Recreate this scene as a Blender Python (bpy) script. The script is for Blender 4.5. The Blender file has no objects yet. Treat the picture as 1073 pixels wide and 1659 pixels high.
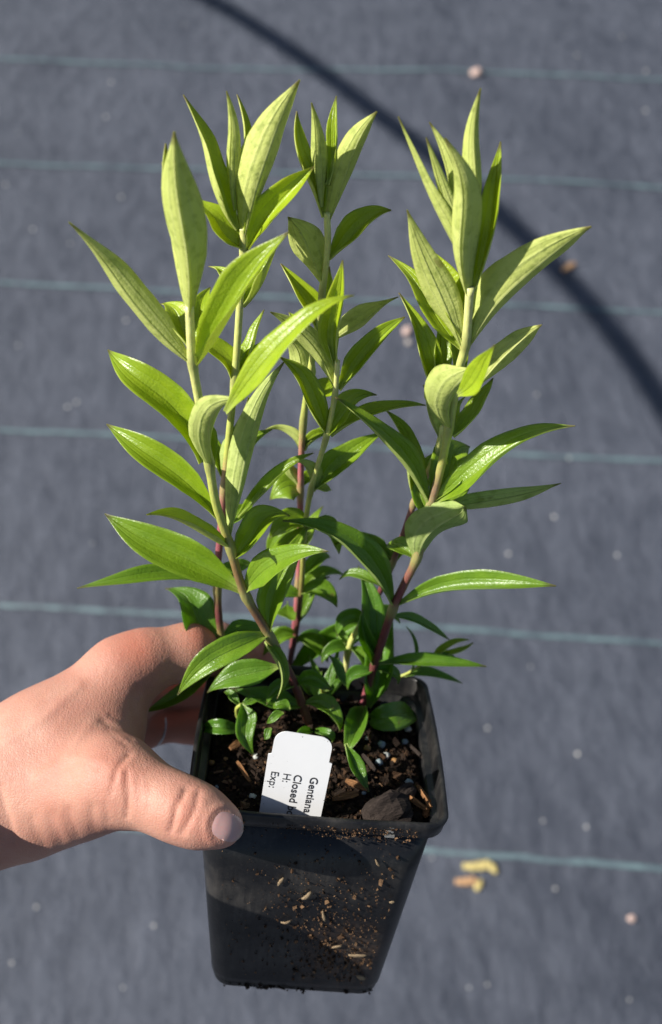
import bpy, bmesh, math, random
import numpy as np
from mathutils import Vector, Matrix, noise
R = math.radians
random.seed(7); rng = np.random.default_rng(7)
scn = bpy.context.scene
C = scn.collection

# ------------------------------------------------------------------ camera, sky, sun, exposure
PW, PH, F = 1073.0, 1659.0, 1700.0          # photograph size and focal length in its pixels
CAM_H, PITCH, ROLL = 1.36, R(59.2), R(-2.8)
fw = Vector((0, math.cos(PITCH), -math.sin(PITCH)))
up0 = Vector((0, math.sin(PITCH), math.cos(PITCH))); rt0 = Vector((1, 0, 0))
rt = rt0*math.cos(ROLL) + up0*math.sin(ROLL)
up = -rt0*math.sin(ROLL) + up0*math.cos(ROLL)
CAM = Matrix(((rt.x, up.x, -fw.x, 0), (rt.y, up.y, -fw.y, 0), (rt.z, up.z, -fw.z, CAM_H), (0, 0, 0, 1)))
cd = bpy.data.cameras.new('camera'); cam = bpy.data.objects.new('camera', cd); C.objects.link(cam)
cam.matrix_world = CAM
cd.sensor_fit = 'VERTICAL'; cd.sensor_height = 24; cd.lens = 24*F/PH
cd.clip_start = .01; cd.clip_end = 200
cd.dof.use_dof = True; cd.dof.focus_distance = .352; cd.dof.aperture_fstop = 6.0
scn.camera = cam
scn.render.resolution_x = 662; scn.render.resolution_y = 1024

SUN = Vector((-.75, .04, .66)).normalized()    # towards the sun
elev = math.asin(SUN.z); azim = math.atan2(SUN.x, SUN.y)
w = bpy.data.worlds.new('World'); scn.world = w; w.use_nodes = True
nt = w.node_tree; bg = nt.nodes['Background']
sky = nt.nodes.new('ShaderNodeTexSky'); sky.sky_type = 'NISHITA'; sky.sun_disc = False
sky.sun_elevation = elev; sky.sun_rotation = azim
nt.links.new(sky.outputs[0], bg.inputs[0]); bg.inputs[1].default_value = .055
sd = bpy.data.lights.new('sun', 'SUN'); sd.energy = 5.0; sd.angle = R(.53); sd.color = (1, .95, .87)
so = bpy.data.objects.new('sun', sd); C.objects.link(so)
so.rotation_euler = SUN.to_track_quat('Z', 'Y').to_euler(); so.location = SUN*5
vs = scn.view_settings; vs.view_transform = 'Standard'; vs.look = 'None'; vs.gamma = 1; vs.use_curve_mapping = False
vs.exposure = .65

# ------------------------------------------------------------------ places: a photo point at a depth, on the ground, on a plane of the pot
def cpt(px, py, d):                       # camera-frame point (x right, y up, -z ahead)
    return Vector(((px-PW/2)*d/F, -(py-PH/2)*d/F, -d))
def at(px, py, d): return CAM @ cpt(px, py, d)
def ground_at(px, py, z=0.0):
    d = CAM.to_3x3() @ cpt(px, py, 1.0); o = CAM.translation
    return o + d*((z-o.z)/d.z)
# the pot's frame: x right, y away, z up its axis, origin at the middle of its mouth
POTR = Matrix(((0.9948371, -0.0098303, 0.10100745), (-0.08718595, 0.42660607, 0.90022546), (-0.05193988, -0.90438412, 0.42354648)))
POT = CAM @ Matrix.Translation(Vector((-0.0045677, -0.0852795, -0.4004504))) @ POTR.to_4x4()
POTI = POT.inverted()
CAML = POTI @ CAM.translation
SOILZ = -.0085
def pl(px, py, y):                        # pot-frame point on the upright plane y
    d = POTI.to_3x3() @ (CAM.to_3x3() @ cpt(px, py, 1.0))
    return CAML + d*((y-CAML.y)/d.y)
def on_soil(px, py, z=SOILZ):
    d = POTI.to_3x3() @ (CAM.to_3x3() @ cpt(px, py, 1.0))
    return CAML + d*((z-CAML.z)/d.z)
def px_of(v):                             # pot-frame point -> photo point, to check sizes
    q = CAM.inverted() @ (POT @ v); return PW/2-F*q.x/q.z, PH/2+F*q.y/q.z

# ------------------------------------------------------------------ helpers
def tag(o, label=None, cat=None, group=None, kind=None):
    for k, v in (('label', label), ('category', cat), ('group', group), ('kind', kind)):
        if v: o[k] = v
    return o
def empty(name, mat):
    o = bpy.data.objects.new(name, None); C.objects.link(o); o.matrix_world = mat; o.empty_display_size = .02
    return o
def mesh_obj(name, verts, faces, mats, parent=None, matrix=None, smooth=True, mi=None):
    me = bpy.data.meshes.new(name); me.from_pydata([tuple(v) for v in verts], [], [tuple(f) for f in faces]); 
    for m in (mats if isinstance(mats, (list, tuple)) else [mats]): me.materials.append(m)
    if mi is not None: me.polygons.foreach_set('material_index', mi)
    me.polygons.foreach_set('use_smooth', [smooth]*len(me.polygons)); me.update()
    o = bpy.data.objects.new(name, me); C.objects.link(o)
    if parent: o.parent = parent
    if matrix is not None: o.matrix_local = matrix
    return o
def catmull(pts, n):
    pts = [Vector(p) for p in pts]; P = [2*pts[0]-pts[1]]+pts+[2*pts[-1]-pts[-2]]; out = []
    for i in range(1, len(P)-2):
        for k in range(n):
            t = k/n; a, b, c, d = P[i-1:i+3]
            out.append(.5*((2*b)+(c-a)*t+(2*a-5*b+4*c-d)*t*t+(3*b-a-3*c+d)*t**3))
    return out+[pts[-1]]
def tube(path, rad, seg=10, cap=True):
    vs_, fs = [], []; n = len(path)
    T0 = (path[1]-path[0]).normalized(); A = T0.orthogonal().normalized()
    for i, p in enumerate(path):
        T = (path[min(i+1, n-1)]-path[max(i-1, 0)]).normalized()
        A = (A-T*A.dot(T)).normalized(); B = T.cross(A); r = rad(i/(n-1)) if callable(rad) else rad
        for k in range(seg):
            a = 2*math.pi*k/seg; vs_.append(p+(A*math.cos(a)+B*math.sin(a))*r)
    for i in range(n-1):
        for k in range(seg):
            k2 = (k+1) % seg; fs.append((i*seg+k, i*seg+k2, (i+1)*seg+k2, (i+1)*seg+k))
    if cap: fs += [tuple(range(seg))[::-1], tuple(range((n-1)*seg, n*seg))]
    return vs_, fs

class Mat:
    def __init__(s, name):
        s.m = bpy.data.materials.new(name); s.m.use_nodes = True; s.t = s.m.node_tree
        s.b = s.t.nodes['Principled BSDF']; s.out = s.t.nodes['Material Output']
    def n(s, kind, **kw):
        nd = s.t.nodes.new(kind)
        for k, v in kw.items():
            if hasattr(nd, k): setattr(nd, k, v)
            else: nd.inputs[k.replace('_', ' ')].default_value = v
        return nd
    def l(s, a, b): s.t.links.new(a, b)
    def coord(s, which='Object', scale=(1, 1, 1)):
        tc = s.n('ShaderNodeTexCoord'); mp = s.n('ShaderNodeMapping'); mp.inputs['Scale'].default_value = scale
        s.l(tc.outputs[which], mp.inputs['Vector']); return mp.outputs[0]
    def noise(s, vec, scale, detail=4, rough=.55):
        nd = s.n('ShaderNodeTexNoise'); nd.inputs['Scale'].default_value = scale
        nd.inputs['Detail'].default_value = detail; nd.inputs['Roughness'].default_value = rough
        if vec is not None: s.l(vec, nd.inputs['Vector'])
        return nd.outputs[0]
    def ramp(s, fac, stops, interp='LINEAR'):
        r = s.n('ShaderNodeValToRGB'); e = r.color_ramp.elements; r.color_ramp.interpolation = interp
        while len(e) < len(stops): e.new(.5)
        for el, (p, c) in zip(e, stops):
            el.position = p; el.color = (c, c, c, 1) if isinstance(c, (int, float)) else (*c, 1)
        s.l(fac, r.inputs[0]); return r.outputs[0]
    def mix(s, fac, a, b, mode='MIX'):
        x = s.n('ShaderNodeMix'); x.data_type = 'RGBA'; x.blend_type = mode
        for sock, v in ((x.inputs[0], fac), (x.inputs[6], a), (x.inputs[7], b)):
            if isinstance(v, (int, float)): sock.default_value = v
            elif isinstance(v, tuple): sock.default_value = (*v, 1)
            else: s.l(v, sock)
        return x.outputs[2]
    def math(s, op, a, b=0.0, c=None):
        x = s.n('ShaderNodeMath', operation=op)
        for sock, v in zip(x.inputs, (a, b, c)):
            if v is None: continue
            if isinstance(v, (int, float)): sock.default_value = v
            else: s.l(v, sock)
        return x.outputs[0]
    def bump(s, h, strength, dist, prev=None):
        x = s.n('ShaderNodeBump'); x.inputs['Strength'].default_value = strength; x.inputs['Distance'].default_value = dist
        s.l(h, x.inputs['Height'])
        if prev is not None: s.l(prev, x.inputs['Normal'])
        s.l(x.outputs[0], s.b.inputs['Normal']); return x.outputs[0]
    def col(s, v):
        if isinstance(v, tuple): s.b.inputs['Base Color'].default_value = (*v, 1)
        else: s.l(v, s.b.inputs['Base Color'])
    def set(s, **kw):
        for k, v in kw.items():
            i = s.b.inputs[k.replace('_', ' ')]
            if isinstance(v, (int, float, tuple)): i.default_value = v
            else: s.l(v, i)
        return s

def simple(name, c, rough=.6, var=.25, scale=300, bump=.0003, spec=.3):
    m = Mat(name); v = m.coord()
    nz = m.noise(v, scale, 5)
    m.col(m.mix(nz, tuple(x*(1-var) for x in c), tuple(min(1, x*(1+var)) for x in c)))
    m.bump(m.noise(v, scale*2.5, 4), .8, bump); m.set(Roughness=rough); m.b.inputs['Specular IOR Level'].default_value = spec
    return m.m

# ---- materials
def leaf_mat(name, upper):
    m = Mat(name)
    at_ = m.n('ShaderNodeAttribute', attribute_name='leafuv')       # x along, y across -1..1, z leaf age plus painted sunlight on stem A
    sp = m.n('ShaderNodeSeparateXYZ'); m.l(at_.outputs['Vector'], sp.inputs[0])
    u, v, yg = sp.outputs
    obj = m.coord('Object'); rnd = m.n('ShaderNodeObjectInfo').outputs['Random']
    n1 = m.noise(obj, 190, 5, .65); n2 = m.noise(obj, 900, 3)
    if upper:
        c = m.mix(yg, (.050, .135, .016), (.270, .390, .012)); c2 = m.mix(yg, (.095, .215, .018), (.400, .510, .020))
    else:
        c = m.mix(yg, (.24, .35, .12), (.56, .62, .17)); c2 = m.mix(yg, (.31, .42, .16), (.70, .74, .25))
    c = m.mix(m.ramp(n1, [(.3, 0), (.72, 1)]), c, c2)
    c = m.mix(m.math('MULTIPLY', rnd, .30), c, (.16, .27, .015) if upper else (.40, .48, .10))
    av = m.math('ABSOLUTE', v)
    # raised veins: midrib and two arcs each side that run to the tip
    wav = m.math('MULTIPLY_ADD', n1, .10, av)
    def line(x0, wd):
        d = m.math('ABSOLUTE', m.math('SUBTRACT', wav, x0)); return m.math('MAXIMUM', m.math('SUBTRACT', 1.0, m.math('DIVIDE', d, wd)), 0)
    mid = m.math('MAXIMUM', m.math('SUBTRACT', 1.0, m.math('DIVIDE', av, .085)), 0)
    vein = m.math('MAXIMUM', mid, m.math('MULTIPLY', line(.46, .09), .4))
    vein = m.math('MAXIMUM', vein, m.math('MULTIPLY', line(.76, .06), .12))
    c = m.mix(m.math('MULTIPLY', vein, .22 if upper else .5), c, (.24, .36, .06) if upper else (.66, .70, .33))
    # blotchy dark patches on undersides, purple brown tip and edge
    if not upper:
        bl = m.ramp(m.noise(m.coord('Object', (1, 1, 1)), 330, 3), [(.52, 0), (.66, 1)])
        c = m.mix(m.math('MULTIPLY', bl, .40), c, (.13, .19, .03))
    sp_ = m.ramp(m.noise(m.coord('Object', (1, 1, 1)), 120, 2), [(.70, 0), (.735, 1)])
    c = m.mix(m.math('MULTIPLY', sp_, .55), c, (.13, .085, .03))
    tip = m.ramp(m.math('MULTIPLY_ADD', n2, .05, u), [(.945, 0), (1.0, 1)])
    c = m.mix(m.math('MULTIPLY', tip, .85), c, (.10, .055, .045))
    edge = m.math('MULTIPLY', m.ramp(av, [(.93, 0), (1.0, 1)]), m.ramp(u, [(.45, 0), (.8, 1)]))
    c = m.mix(m.math('MULTIPLY', edge, .6), c, (.16, .09, .055))
    pale = m.ramp(u, [(.0, 1), (.12, 0)]); c = m.mix(m.math('MULTIPLY', pale, .7), c, (.45, .52, .15))
    m.col(c)
    # relief: fine net + furrowed veins
    h = m.math('MULTIPLY_ADD', vein, -.5 if upper else .9, m.math('MULTIPLY', n2, .35))
    vo = m.n('ShaderNodeTexVoronoi', feature='F1'); vo.inputs['Scale'].default_value = 1500; m.l(obj, vo.inputs['Vector'])
    h = m.math('MULTIPLY_ADD', vo.outputs[0], .13 if upper else .10, h)
    bmp = m.bump(h, 1.0, .00050)
    m.set(Roughness=m.math('MULTIPLY_ADD', n1, .22, .24 if upper else .46)); m.b.inputs['Specular IOR Level'].default_value = .65 if upper else .25
    tr = m.n('ShaderNodeBsdfTranslucent'); m.l(m.mix(yg, (.46, .78, .02), (.86, .94, .04)), tr.inputs[0]); m.l(bmp, tr.inputs['Normal'])
    mx = m.n('ShaderNodeMixShader'); mx.inputs[0].default_value = .33
    m.l(m.b.outputs[0], mx.inputs[1]); m.l(tr.outputs[0], mx.inputs[2]); m.l(mx.outputs[0], m.out.inputs[0])
    return m.m
LEAF_UP, LEAF_LO = leaf_mat('leaf_upper_side', True), leaf_mat('leaf_under_side', False)

m = Mat('stem'); a = m.n('ShaderNodeAttribute', attribute_name='tint'); v = m.coord()
m.col(m.mix(m.ramp(m.noise(v, 420, 4), [(.3, 0), (.75, .5)]), a.outputs['Color'], m.mix(1.0, a.outputs['Color'], (.62, .55, .5), 'MULTIPLY')))
m.bump(m.noise(m.coord('Object', (1, 1, .15)), 1400, 3), .5, .0003); m.set(Roughness=.42)
m.b.inputs['Subsurface Weight'].default_value = .15; m.b.inputs['Subsurface Scale'].default_value = .001
STEM = m.m

# black pot plastic with grey dust, streaks
m = Mat('pot_plastic'); v = m.coord()
st = m.noise(m.coord('Object', (9, 9, 1)), 55, 6, .65); d1 = m.noise(v, 42, 6, .6); d2 = m.noise(v, 700, 5, .7)
dust = m.math('MULTIPLY', m.ramp(d1, [(.43, .05), (.74, .85)]), m.ramp(st, [(.35, .3), (.7, 1)]))
dust = m.math('ADD', m.math('MULTIPLY', dust, .32), m.math('MULTIPLY', m.ramp(d2, [(.60, 0), (.72, 1)]), .10))
tc = m.n('ShaderNodeVectorMath', operation='DISTANCE'); m.l(v, tc.inputs[0]); tc.inputs[1].default_value = (.019, -.037, -.080)
mud = m.math('MULTIPLY', m.ramp(m.math('MULTIPLY_ADD', d1, .022, tc.outputs['Value']), [(.012, 1), (.036, 0)]), m.ramp(m.noise(v, 330, 6, .75), [(.42, 0), (.60, 1)]))
m.col(m.mix(m.math('MULTIPLY', mud, .8), m.mix(dust, (.0055, .006, .0075), (.26, .235, .205)), (.115, .068, .042)))
m.bump(m.math('ADD', m.math('MULTIPLY', st, .5), d2), .35, .0002)
m.set(Roughness=m.math('MULTIPLY_ADD', dust, .35, .33)); m.b.inputs['Specular IOR Level'].default_value = .42
PLASTIC = m.m

m = Mat('potting_soil'); v = m.coord()
vo = m.n('ShaderNodeTexVoronoi'); vo.inputs['Scale'].default_value = 620; m.l(v, vo.inputs['Vector'])
m.col(m.mix(m.ramp(m.noise(v, 240, 6, .7), [(.35, 0), (.75, 1)]), (.010, .007, .005), (.05, .030, .019)))
m.bump(m.math('MULTIPLY_ADD', m.noise(v, 900, 6, .7), .8, vo.outputs[0]), 1, .0012); m.set(Roughness=.95)
m.b.inputs['Specular IOR Level'].default_value = .12
SOIL = m.m
def chip_mat(name, c):
    m = Mat(name); v = m.coord('Object', (1, 6, 6)); rnd = m.n('ShaderNodeObjectInfo').outputs['Random']
    g = m.noise(v, 150, 6, .7)
    m.col(m.mix(m.ramp(g, [(.3, 0), (.7, 1)]), tuple(x*.35 for x in c), c)); m.bump(g, 1, .0012); m.set(Roughness=.85)
    m.b.inputs['Specular IOR Level'].default_value = .15
    return m.m
CRUMB = [chip_mat('dark_crumb', (.035, .022, .015)), chip_mat('brown_crumb', (.10, .055, .03)), chip_mat('tan_crumb', (.26, .155, .085))]
BARK, DARKBARK = chip_mat('orange_bark', (.34, .17, .075)), chip_mat('grey_bark', (.06, .045, .038))
FLAKE = chip_mat('tan_flake', (.42, .31, .19))
BEADW = simple('chalky_bead', (.42, .43, .40), .8, .3, 500, .0002)
BEADB = simple('blue_grey_bead', (.20, .25, .27), .75, .3, 500, .0002)
BEADT = simple('amber_bead', (.28, .15, .055), .5, .3, 500, .0002)
BEADO = simple('orange_bead', (.60, .20, .08), .5, .2, 500, .0002)

m = Mat('label_plastic'); v = m.coord()
m.col(m.mix(m.ramp(m.noise(v, 900, 3, .5), [(.70, 0), (.76, 1)]), m.mix(m.noise(v, 60, 4), (.74, .745, .75), (.82, .82, .815)), (.25, .22, .20)))
m.set(Roughness=.45); m.bump(m.noise(v, 500, 3), .2, .0001); LABEL = m.m
INK = simple('black_ink', (.035, .035, .04), .6, .2, 800, .00001)

# skin
m = Mat('skin'); v = m.coord(); a = m.n('ShaderNodeAttribute', attribute_name='flush').outputs['Fac']
n1 = m.noise(v, 45, 5); n2 = m.noise(v, 420, 4)
base = m.mix(m.ramp(n1, [(.3, 0), (.7, 1)]), (.415, .198, .142), (.530, .290, .216))
base = m.mix(m.math('MULTIPLY', m.ramp(m.noise(v, 110, 4, .6), [(.42, 0), (.68, 1)]), .22), base, (.42, .155, .12))
base = m.mix(a, base, (.50, .165, .105))
base = m.mix(m.math('MULTIPLY', m.ramp(n2, [(.45, 0), (.75, 1)]), .25), base, (.48, .215, .14))
m.col(base)
vo = m.n('ShaderNodeTexVoronoi', feature='DISTANCE_TO_EDGE'); vo.inputs['Scale'].default_value = 950
wv = m.n('ShaderNodeVectorMath', operation='MULTIPLY_ADD'); nn = m.n('ShaderNodeTexNoise'); nn.inputs['Scale'].default_value = 300; m.l(v, nn.inputs['Vector'])
m.l(nn.outputs['Color'], wv.inputs[0]); wv.inputs[1].default_value = (.0014,)*3; m.l(v, wv.inputs[2]); m.l(wv.outputs[0], vo.inputs['Vector'])
pore = m.ramp(vo.outputs[0], [(0, 0), (.22, 1)])
fine = m.noise(m.coord('Object', (1, 1, 1)), 700, 5, .65)
lines = m.noise(m.coord('Object', (1.0, .28, .5)), 620, 4, .6)
h = m.math('MULTIPLY_ADD', lines, .9, m.math('ADD', m.math('MULTIPLY', pore, .35), m.math('MULTIPLY', fine, .6)))
m.bump(h, .6, .00030)
m.set(Roughness=m.math('MULTIPLY_ADD', n2, .2, .46)); m.b.inputs['Specular IOR Level'].default_value = .38
m.b.inputs['Subsurface Weight'].default_value = .22; m.b.inputs['Subsurface Radius'].default_value = (1, .32, .16); m.b.inputs['Subsurface Scale'].default_value = .0035
SKIN = m.m
m = Mat('nail'); a = m.n('ShaderNodeAttribute', attribute_name='nailu').outputs['Fac']; v = m.coord()
m.col(m.mix(m.ramp(a, [(.0, .1), (.16, 0), (.82, .15), (.91, 1)]), (.50, .295, .275), (.60, .47, .41)))
m.bump(m.noise(m.coord('Object', (1, 1, 1)), 200, 3), .2, .0002); m.set(Roughness=.30)
m.b.inputs['Subsurface Weight'].default_value = .2; m.b.inputs['Subsurface Scale'].default_value = .002
NAIL = m.m
m = Mat('dark_metal'); m.col((.42, .43, .45)); m.set(Metallic=1.0, Roughness=.28); m.bump(m.noise(m.coord(), 900, 3), .2, .0001); METAL = m.m

# woven ground cloth
m = Mat('woven_ground_cloth'); v = m.coord()
big = m.noise(m.coord('Object', (1.2, .7, 1)), 5, 6, .6); med = m.noise(m.coord('Object', (1.0, .55, 1)), 34, 5, .62); fin = m.noise(v, 260, 4, .7)
wx = m.n('ShaderNodeTexWave', wave_type='BANDS', bands_direction='X'); wx.inputs['Scale'].default_value = 130; wx.inputs['Distortion'].default_value = 1.2; m.l(v, wx.inputs['Vector'])
wy = m.n('ShaderNodeTexWave', wave_type='BANDS', bands_direction='Y'); wy.inputs['Scale'].default_value = 130; wy.inputs['Distortion'].default_value = 1.2; m.l(v, wy.inputs['Vector'])
weave = m.math('MULTIPLY', wx.outputs['Fac'], wy.outputs['Fac'])
dusty = m.math('ADD', m.math('MULTIPLY', m.ramp(big, [(.3, 0), (.75, 1)]), .45), m.math('MULTIPLY', m.ramp(med, [(.35, 0), (.7, 1)]), .45))
wide = m.ramp(m.noise(v, 1.1, 3), [(.35, 0), (.65, 1)])
c = m.mix(m.math('MULTIPLY_ADD', wide, .25, m.math('MULTIPLY', dusty, .85)), (.022, .029, .048), (.116, .129, .166))
c = m.mix(m.math('MULTIPLY', m.ramp(fin, [(.62, 0), (.75, 1)]), .25), c, (.30, .28, .26))
c = m.mix(m.math('MULTIPLY', weave, .25), c, (.04, .045, .06))
m.col(c); b1 = m.bump(med, .8, .012); m.bump(weave, .8, .0016, b1)
m.set(Roughness=m.math('MULTIPLY_ADD', med, .25, .50)); m.b.inputs['Specular IOR Level'].default_value = .45
CLOTH = m.m
m = Mat('teal_thread'); v = m.coord()
brk = m.noise(m.coord('Object', (1, 1, 1)), 30, 5, .7)
m.col(m.mix(m.ramp(brk, [(.35, 0), (.7, 1)]), (.060, .085, .105), (.14, .215, .23)))
m.bump(m.noise(v, 500, 3), .6, .001); m.set(Roughness=.55); TEAL = m.m

# ------------------------------------------------------------------ the ground and its woven lines
def gz(x, y):
    p = Vector((x*2.2, y*2.6, 0)); q = Vector((x*7, y*4.2, 3.1))
    return .012*noise.noise(p)+.004*noise.noise(q)
NX = 130
xs = np.linspace(-1.6, 1.9, NX); ys = np.linspace(-1.3, 2.9, NX)
vv = [(x, y, gz(x, y)) for y in ys for x in xs]
ff = [(j*NX+i, j*NX+i+1, (j+1)*NX+i+1, (j+1)*NX+i) for j in range(NX-1) for i in range(NX-1)]
# skirts out to the far field
o0 = len(vv); far = 40
vv += [(-far, -far, -.02), (far, -far, -.02), (far, far, -.02), (-far, far, -.02)]
c0, c1, c2, c3 = 0, NX-1, NX*NX-1, NX*(NX-1)
ff += [(o0, o0+1, c1, c0), (o0+1, o0+2, c2, c1), (o0+2, o0+3, c3, c2), (o0+3, o0, c0, c3)]
ground = tag(mesh_obj('ground', vv, ff, CLOTH), 'dark grey woven ground cloth with thin teal lines', None, None, 'structure')
yaw = R(-6.8); dirv = Vector((math.cos(yaw), math.sin(yaw), 0)); nrm = Vector((-math.sin(yaw), math.cos(yaw), 0))
D0, SP = 1.3518527*CAM_H, .22399*CAM_H
for k in range(-2, 9):
    off = D0-k*SP; v_, f_ = [], []
    n = 150
    for i in range(n):
        s = -1.5+3.1*i/(n-1); wob = .0025*noise.noise(Vector((s*3, k*7.1, 0)))+.0012*noise.noise(Vector((s*14, k*3.3, 5)))
        for sgn in (-1, 1):
            p = dirv*s+nrm*(off+wob+sgn*(.0035+.0016*noise.noise(Vector((s*25, k, sgn)))))
            v_.append((p.x, p.y, gz(p.x, p.y)+.0026))
    f_ = [(2*i, 2*i+2, 2*i+3, 2*i+1) for i in range(n-1)]
    mesh_obj('woven_line', v_, f_, TEAL, ground)

# overhead bent pipe out of view whose shadow lies across the cloth
sh = [(90, -130), (330, -6), (470, 80), (620, 190), (735, 281), (830, 364), (960, 498), (1073, 650), (1200, 840), (1320, 1040)]
pts = []
for px, py in sh:
    g = ground_at(px, py); pts.append(g+SUN*(1.5/SUN.z))
v_, f_ = tube(catmull(pts, 8), .0165, 12)
tag(mesh_obj('overhead_pipe', v_, f_, simple('grey_steel', (.3, .3, .31), .4, .1, 20)), 'bent overhead pipe that throws the dark curved shadow on the ground cloth', 'pipe')

# ------------------------------------------------------------------ pot
def rsq(hs, r, z, n=7, bow=0.0):
    out = []
    for q, (sx, sy) in enumerate(((1, 1), (-1, 1), (-1, -1), (1, -1))):
        for i in range(n):
            a = (q+i/(n-1))*math.pi/2
            out.append(Vector((sx*(hs-r)+r*math.cos(a), sy*(hs-r)+r*math.sin(a), z)))
        # points along the following side
        nx_ = ((-1, 1), (-1, -1), (1, -1), (1, 1))[q]
        a = (q+1)*math.pi/2; p0 = out[-1]; p1 = Vector((nx_[0]*(hs-r)+r*math.cos(a), nx_[1]*(hs-r)+r*math.sin(a), z))
        for i in range(1, 8):
            t = i/8; o = Vector((math.cos(a), math.sin(a), 0))*bow*math.sin(math.pi*t); out.append(p0.lerp(p1, t)+o)
    return out
def loft(loops, cap0=False, cap1=False):
    v_, f_ = [], []; n = len(loops[0])
    for L in loops: v_ += L
    for j in range(len(loops)-1):
        for i in range(n):
            i2 = (i+1) % n; f_.append((j*n+i, j*n+i2, (j+1)*n+i2, (j+1)*n+i))
    if cap0: f_.append(tuple(range(n))[::-1])
    if cap1: f_.append(tuple(range((len(loops)-1)*n, len(loops)*n)))
    return v_, f_
PHT, HT, HB = .0985, .0452, .0333
def hw(z): return HT-.0026+(HB-HT+.0026)*(-z/PHT)        # wall half width below the rim
pot = empty('plant_pot', POT @ Matrix.Translation((0, 0, -PHT)))
tag(pot, 'small square black plastic nursery pot dusted with soil, held in the hand', 'pot')
up_pot = Matrix.Translation((0, 0, PHT))
Ls = []
zs = [-PHT+.0035, -PHT+.006, -PHT+.012, -.07, -.05, -.03, -.0072]
Ls.append(rsq(hw(-PHT)-.0040, .006, -PHT+.0022)); Ls.append(rsq(hw(-PHT)-.0012, .007, -PHT+.0026))
for z in zs: Ls.append(rsq(hw(z), .0085, z, bow=.0004))
inner = [rsq(hw(z)-.0011, .008, z, bow=.0004) for z in reversed(zs)]
v_, f_ = loft(Ls+inner, True, True); mesh_obj('wall', v_, f_, PLASTIC, pot, up_pot)
RH = .0070
rim = [rsq(hw(-RH)-.0006, .0075, -RH), rsq(HT-.0012, .0080, -RH), rsq(HT-.0004, .0082, -RH+.0005), rsq(HT, .0080, -RH*.5, bow=.0007), rsq(HT+.0006, .0078, -.0006, bow=.0009),
       rsq(HT+.0004, .0078, .0, bow=.0009), rsq(HT-.0009, .0076, .0002, bow=.0009), rsq(HT-.0013, .0074, -.0006, bow=.0007), rsq(HT-.0018, .0073, -RH-.0004, bow=.0003)]
v_, f_ = loft(rim); v_ = [v+Vector((0, 0, .0004*noise.noise(v*60)*(1 if v.z > -.002 else 0))) for v in v_]
mesh_obj('rim', v_, f_, PLASTIC, pot, up_pot)
# feet under the floor: curved plates with gaps for drainage
for sx, sy in ((1, 1), (-1, 1), (-1, -1), (1, -1)):
    loop = [p for p in rsq(hw(-PHT)-.0004, .0075, 0, 9)]
    arc = []
    q = {(1, 1): 0, (-1, 1): 1, (-1, -1): 2, (1, -1): 3}[(sx, sy)]
    N = len(loop); per = N//4; st_ = q*per-5; idx = [(st_+i) % N for i in range(9+9)]
    v_, f_ = [], []
    for i in idx:
        p = loop[i]; n_ = Vector((p.x, p.y, 0)).normalized()
        for dz, dn in ((.0040, 0), (0, -.0004), (0, -.0016), (.0040, -.0014)):
            v_.append(Vector((p.x, p.y, -PHT+dz))+n_*dn)
    for i in range(len(idx)-1):
        for k in range(4): f_.append((i*4+k, i*4+(k+1) % 4, (i+1)*4+(k+1) % 4, (i+1)*4+k))
    f_ += [(0, 1, 2, 3), tuple(4*(len(idx)-1)+k for k in (3, 2, 1, 0))]
    mesh_obj('foot', v_, f_, PLASTIC, pot, up_pot)
# moulded mark on the front of the rim
for k in range(3):
    x = .0245; z = -.0016-.0021*k; wv_ = .0034-.0006*(k == 1)
    bm = bmesh.new(); bmesh.ops.create_cube(bm, size=1); bmesh.ops.scale(bm, vec=(wv_, .0008, .0009), verts=bm.verts)
    bmesh.ops.bevel(bm, geom=bm.edges[:], offset=.0002, segments=1)
    me = bpy.data.meshes.new('moulded_mark'); bm.to_mesh(me); bm.free(); me.materials.append(simple('scuffed_plastic', (.16, .16, .155), .5, .3)) if k == 0 else me.materials.append(bpy.data.materials['scuffed_plastic'])
    o = bpy.data.objects.new('moulded_mark', me); C.objects.link(o); o.parent = pot; o.matrix_local = up_pot @ Matrix.Translation((x+.0003*k, -HT-.0003, z))

# bits of bark and soil stuck to the pot
def chip(sz, el=1.0, fl=.5):
    b = []
    for s in ((-1, -1, -1), (1, -1, -1), (1, 1, -1), (-1, 1, -1), (-1, -1, 1), (1, -1, 1), (1, 1, 1), (-1, 1, 1)):
        b.append(Vector((s[0]*sz*el*random.uniform(.4, 1.1), s[1]*sz*random.uniform(.4, 1.1), s[2]*sz*fl*random.uniform(.3, 1.1))))
    return b
CF = [(0, 3, 2, 1), (4, 5, 6, 7), (0, 1, 5, 4), (1, 2, 6, 5), (2, 3, 7, 6), (3, 0, 4, 7)]
def rrot(): return Matrix.Rotation(random.uniform(0, 6.28), 3, Vector((random.gauss(0, 1), random.gauss(0, 1), random.gauss(0, 1))).normalized())
front_tilt = math.atan2(hw(-.0125)-hw(-PHT), PHT-.0125)
def on_front(x, z): return Vector((x, -hw(z)-.0004-.0004*math.sin(math.pi*max(0, min(1, (x/hw(z)+1)/2))), z))
v_, f_, mi = [], [], []
def add_chip(pos, sz, el, fl, mat, rot=None):
    n0 = len(v_); r_ = rot or rrot()
    for p in chip(sz, el, fl): v_.append(pos+r_ @ p)
    for q in CF: f_.append(tuple(n0+i for i in q)); mi.append(mat)
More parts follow.
